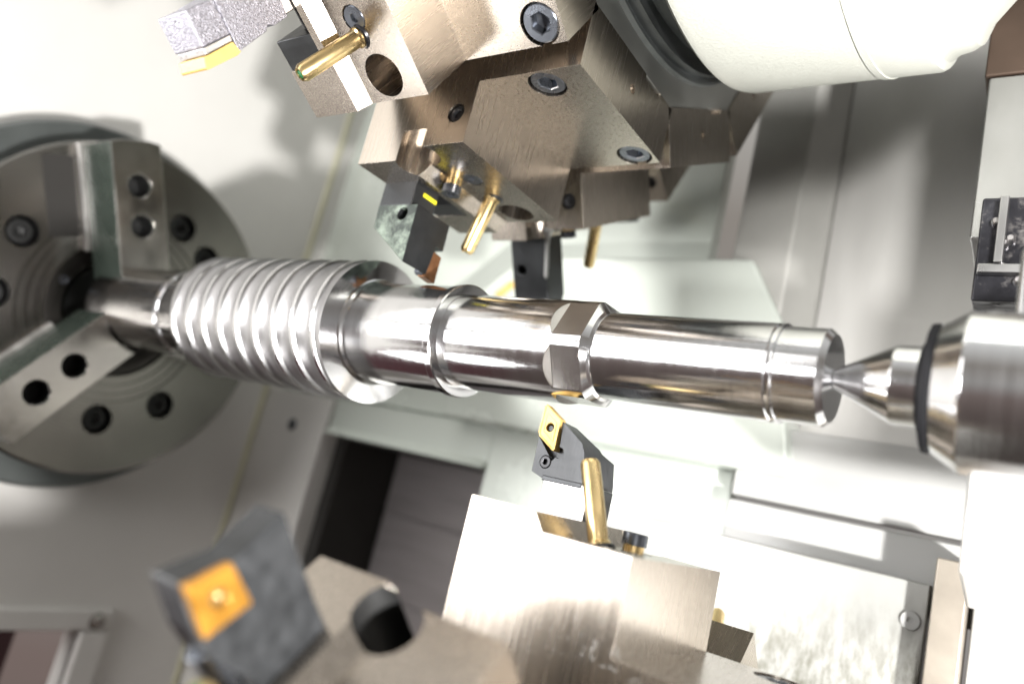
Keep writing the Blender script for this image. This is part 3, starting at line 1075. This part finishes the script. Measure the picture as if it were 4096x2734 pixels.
# lower main tool with diamond insert. here d runs from the far side: d = 0.175 - D
t4 = tool_root('diamond_insert_tool', 'black turning tool with golden diamond insert pointing up at the shaft', l0)
DF = 0.175 - 0.0895
bm = bmesh.new()
hbox(bm, -0.2588, -0.2108, 0.040, DF, 0.040, 0.176)
sk4 = link('shank', bm, 'shank_steel', t4, bevel=0.0012)
sk4.data.materials.append(M['black'])
for f in sk4.data.polygons:
    if f.normal.x > 0.6:
        f.material_index = 1
bm = bmesh.new()
poly = [(-0.2738, 0.2101), (-0.2733, 0.1782), (-0.2605, 0.1737), (-0.2195, 0.1735), (-0.2195, 0.1815), (-0.2235, 0.2030), (-0.2277, 0.2110), (-0.2500, 0.2262), (-0.2640, 0.2300)]
hprism_d(bm, poly, 0.026, DF)
hd4 = link('tool_head', bm, 'black_brushed', t4, bevel=0.0009)
cut(hd4, [
    # sloping cuts on the far side give the faceted outline
    lambda q: hprism_x(q, [(0.010, 0.240), (0.0455, 0.2125), (0.030, 0.240)], -0.30, -0.18) if False else hprism_x(q, [(0.015, 0.20), (0.0485, 0.2080), (0.072, 0.238), (0.015, 0.25)], -0.30, -0.18),
    lambda q: hprism_d(q, [(-0.2775, 0.2101), (-0.2735, 0.2101), (-0.2545, 0.1905), (-0.2495, 0.1975), (-0.2500, 0.2100), (-0.2525, 0.2300), (-0.27, 0.25), (-0.29, 0.23)], DF - 0.0075, DF + 0.01),
    lambda q: hcyl(q, (-0.2492, DF - 0.006, 0.1990), (-0.2492, DF + 0.01, 0.1990), 0.0052, 32),
    lambda q: hcyl(q, (-0.2609, DF - 0.004, 0.1887), (-0.2609, DF + 0.01, 0.1887), 0.0062, 32)])
bm = bmesh.new()
hbox(bm, -0.2605, -0.2190, DF - 0.006, DF + 0.0010, 0.1722, 0.1768)
link('heel_edge', bm, 'black', t4, bevel=0.0008)
bm = bmesh.new()
hexring(bm, hv(-0.2609, DF + 0.0006, 0.1887), (0, 1, 0), 0.0056 * K, 0.0028 * K, 0.004 * K, 0.004 * K)
link('clamp_screw', bm, 'screw_black', t4)
bm = bmesh.new()
cx, cr = -0.2630, 0.2200
pts = [(-0.2729, 0.2413), (-0.2527, 0.2283), (-0.2526, 0.1984), (-0.2734, 0.2119)]
# rhombus with softened corners
rp_ = []
for i, p in enumerate(pts):
    a, b = pts[i - 1], pts[(i + 1) % 4]
    f = 0.06
    rp_ += [(p[0] + (a[0] - p[0]) * f, p[1] + (a[1] - p[1]) * f), (p[0] + (b[0] - p[0]) * f, p[1] + (b[1] - p[1]) * f)]
hprism_d(bm, rp_, DF - 0.0070, DF + 0.0022)
i4 = link('insert', bm, 'gold', t4, bevel=0.0004)
cut(i4, [lambda q: hcyl(q, (cx, DF - 0.02, cr), (cx, DF + 0.02, cr), 0.0041, 40)])
# raised chip breaker frame
bm = bmesh.new()


def lerp2(k, off=0.0):
    return [(cx + (x - cx) * k + off, cr + (r - cr) * k) for x, r in rp_]


for (ka, kb, hh) in ((0.99, 0.90, 0.0009), (0.62, 0.54, 0.0006)):
    A = [bm.verts.new(hv(x, DF + 0.0021, r)) for x, r in lerp2(ka)]
    A2 = [bm.verts.new(hv(x, DF + 0.0021 + hh, r)) for x, r in lerp2(ka - 0.01)]
    B2 = [bm.verts.new(hv(x, DF + 0.0021 + hh, r)) for x, r in lerp2(kb + 0.01)]
    B = [bm.verts.new(hv(x, DF + 0.0021, r)) for x, r in lerp2(kb)]
    for U, V in ((A, A2), (A2, B2), (B2, B), (B, A)):
        for i in range(len(U)):
            j = (i + 1) % len(U)
            bm.faces.new((U[i], U[j], V[j], V[i]))
link('chip_breaker', bm, 'gold', i4)
bm = bmesh.new()
for i in range(4):
    p, q = pts[i], pts[(i + 1) % 4]
    for k in range(1, 12):
        if 4 < k < 8 and i % 2 == 1:
            continue
        f = k / 12
        x = p[0] + (q[0] - p[0]) * f
        r = p[1] + (q[1] - p[1]) * f
        x = cx + (x - cx) * 0.97
        r = cr + (r - cr) * 0.97
        tube(bm, hv(x, DF + 0.0015, r), hv(x, DF + 0.02, r), [(0, 0.0009 * K), (0.0016, 0.0007 * K), (0.0018, 0)], 8)
link('edge_serration', bm, 'gold', i4)
bm = bmesh.new()
hcyl(bm, (cx - 0.0006, DF - 0.006, cr - 0.0006), (cx - 0.0006, DF - 0.0006, cr - 0.0006), 0.0029, 24)
link('pin', bm, 'black', i4, bevel=0.0004)

# lower left tool with square insert
t5 = tool_root('square_insert_tool', 'blurred dark tool with square orange insert, bottom left foreground', l1)
D5 = lambda D_: 0.175 - D_
bm = bmesh.new()
hprism_x(bm, [(D5(0.1365), 0.03), (D5(0.091), 0.03), (D5(0.091), 0.152), (D5(0.0770), 0.184), (D5(0.0760), 0.200), (D5(0.0800), 0.2300), (D5(0.1093), 0.2198), (D5(0.1427), 0.2233), (D5(0.1383), 0.166)], -0.236, -0.2105)
link('shank', bm, 'black_brushed', t5, bevel=0.002)
bm = bmesh.new()
hprism_x(bm, [(D5(0.0809), 0.2292), (D5(0.1049), 0.2227), (D5(0.1052), 0.1961), (D5(0.0779), 0.1986)], -0.2110, -0.2055)
i5 = link('insert', bm, 'orange', t5, bevel=0.0010)
cut(i5, [lambda q: hcyl(q, (-0.25, D5(0.0922), 0.2118), (-0.19, D5(0.0922), 0.2118), 0.0045, 32)])
bm = bmesh.new()
hexring(bm, hv(-0.2072, D5(0.0922), 0.2118), (1, 0, 0), 0.0041 * K, 0.002 * K, 0.002 * K, 0.003 * K)
link('insert_screw', bm, 'brass', i5)
bm = bmesh.new()
hprism_x(bm, [(D5(0.0835), 0.2255), (D5(0.1025), 0.2205), (D5(0.1028), 0.1985), (D5(0.0810), 0.2008)], -0.2056, -0.2050)
ch5 = link('chip_breaker', bm, 'orange', i5, bevel=0.0003)
cut(ch5, [lambda q: hcyl(q, (-0.25, D5(0.0922), 0.2118), (-0.19, D5(0.0922), 0.2118), 0.0070, 32)])
bm = bmesh.new()
hcyl(bm, (-0.220, D5(0.080), 0.186), (-0.220, D5(0.080), 0.12), 0.009, 32)
link('clamp_screw', bm, 'screw', t5, bevel=0.001)

# coolant drip frozen under the far holder
dr = thing('coolant_drip', 'white stream of coolant dripping in front of the black tool block', 'drip', T((-0.44, 0.2433, 0.2168)))
bm = bmesh.new()
tube(bm, (0, 0, 0.006), (0.0, 0.020, -0.051), [(0, 0.0065), (0.004, 0.0062), (0.008, 0.0035), (0.012, 0.0026), (0.022, 0.0023), (0.034, 0.0026), (0.050, 0.0024), (0.056, 0.0022), (0.059, 0)], 20)
link('stream', bm, 'glass_drop', dr)
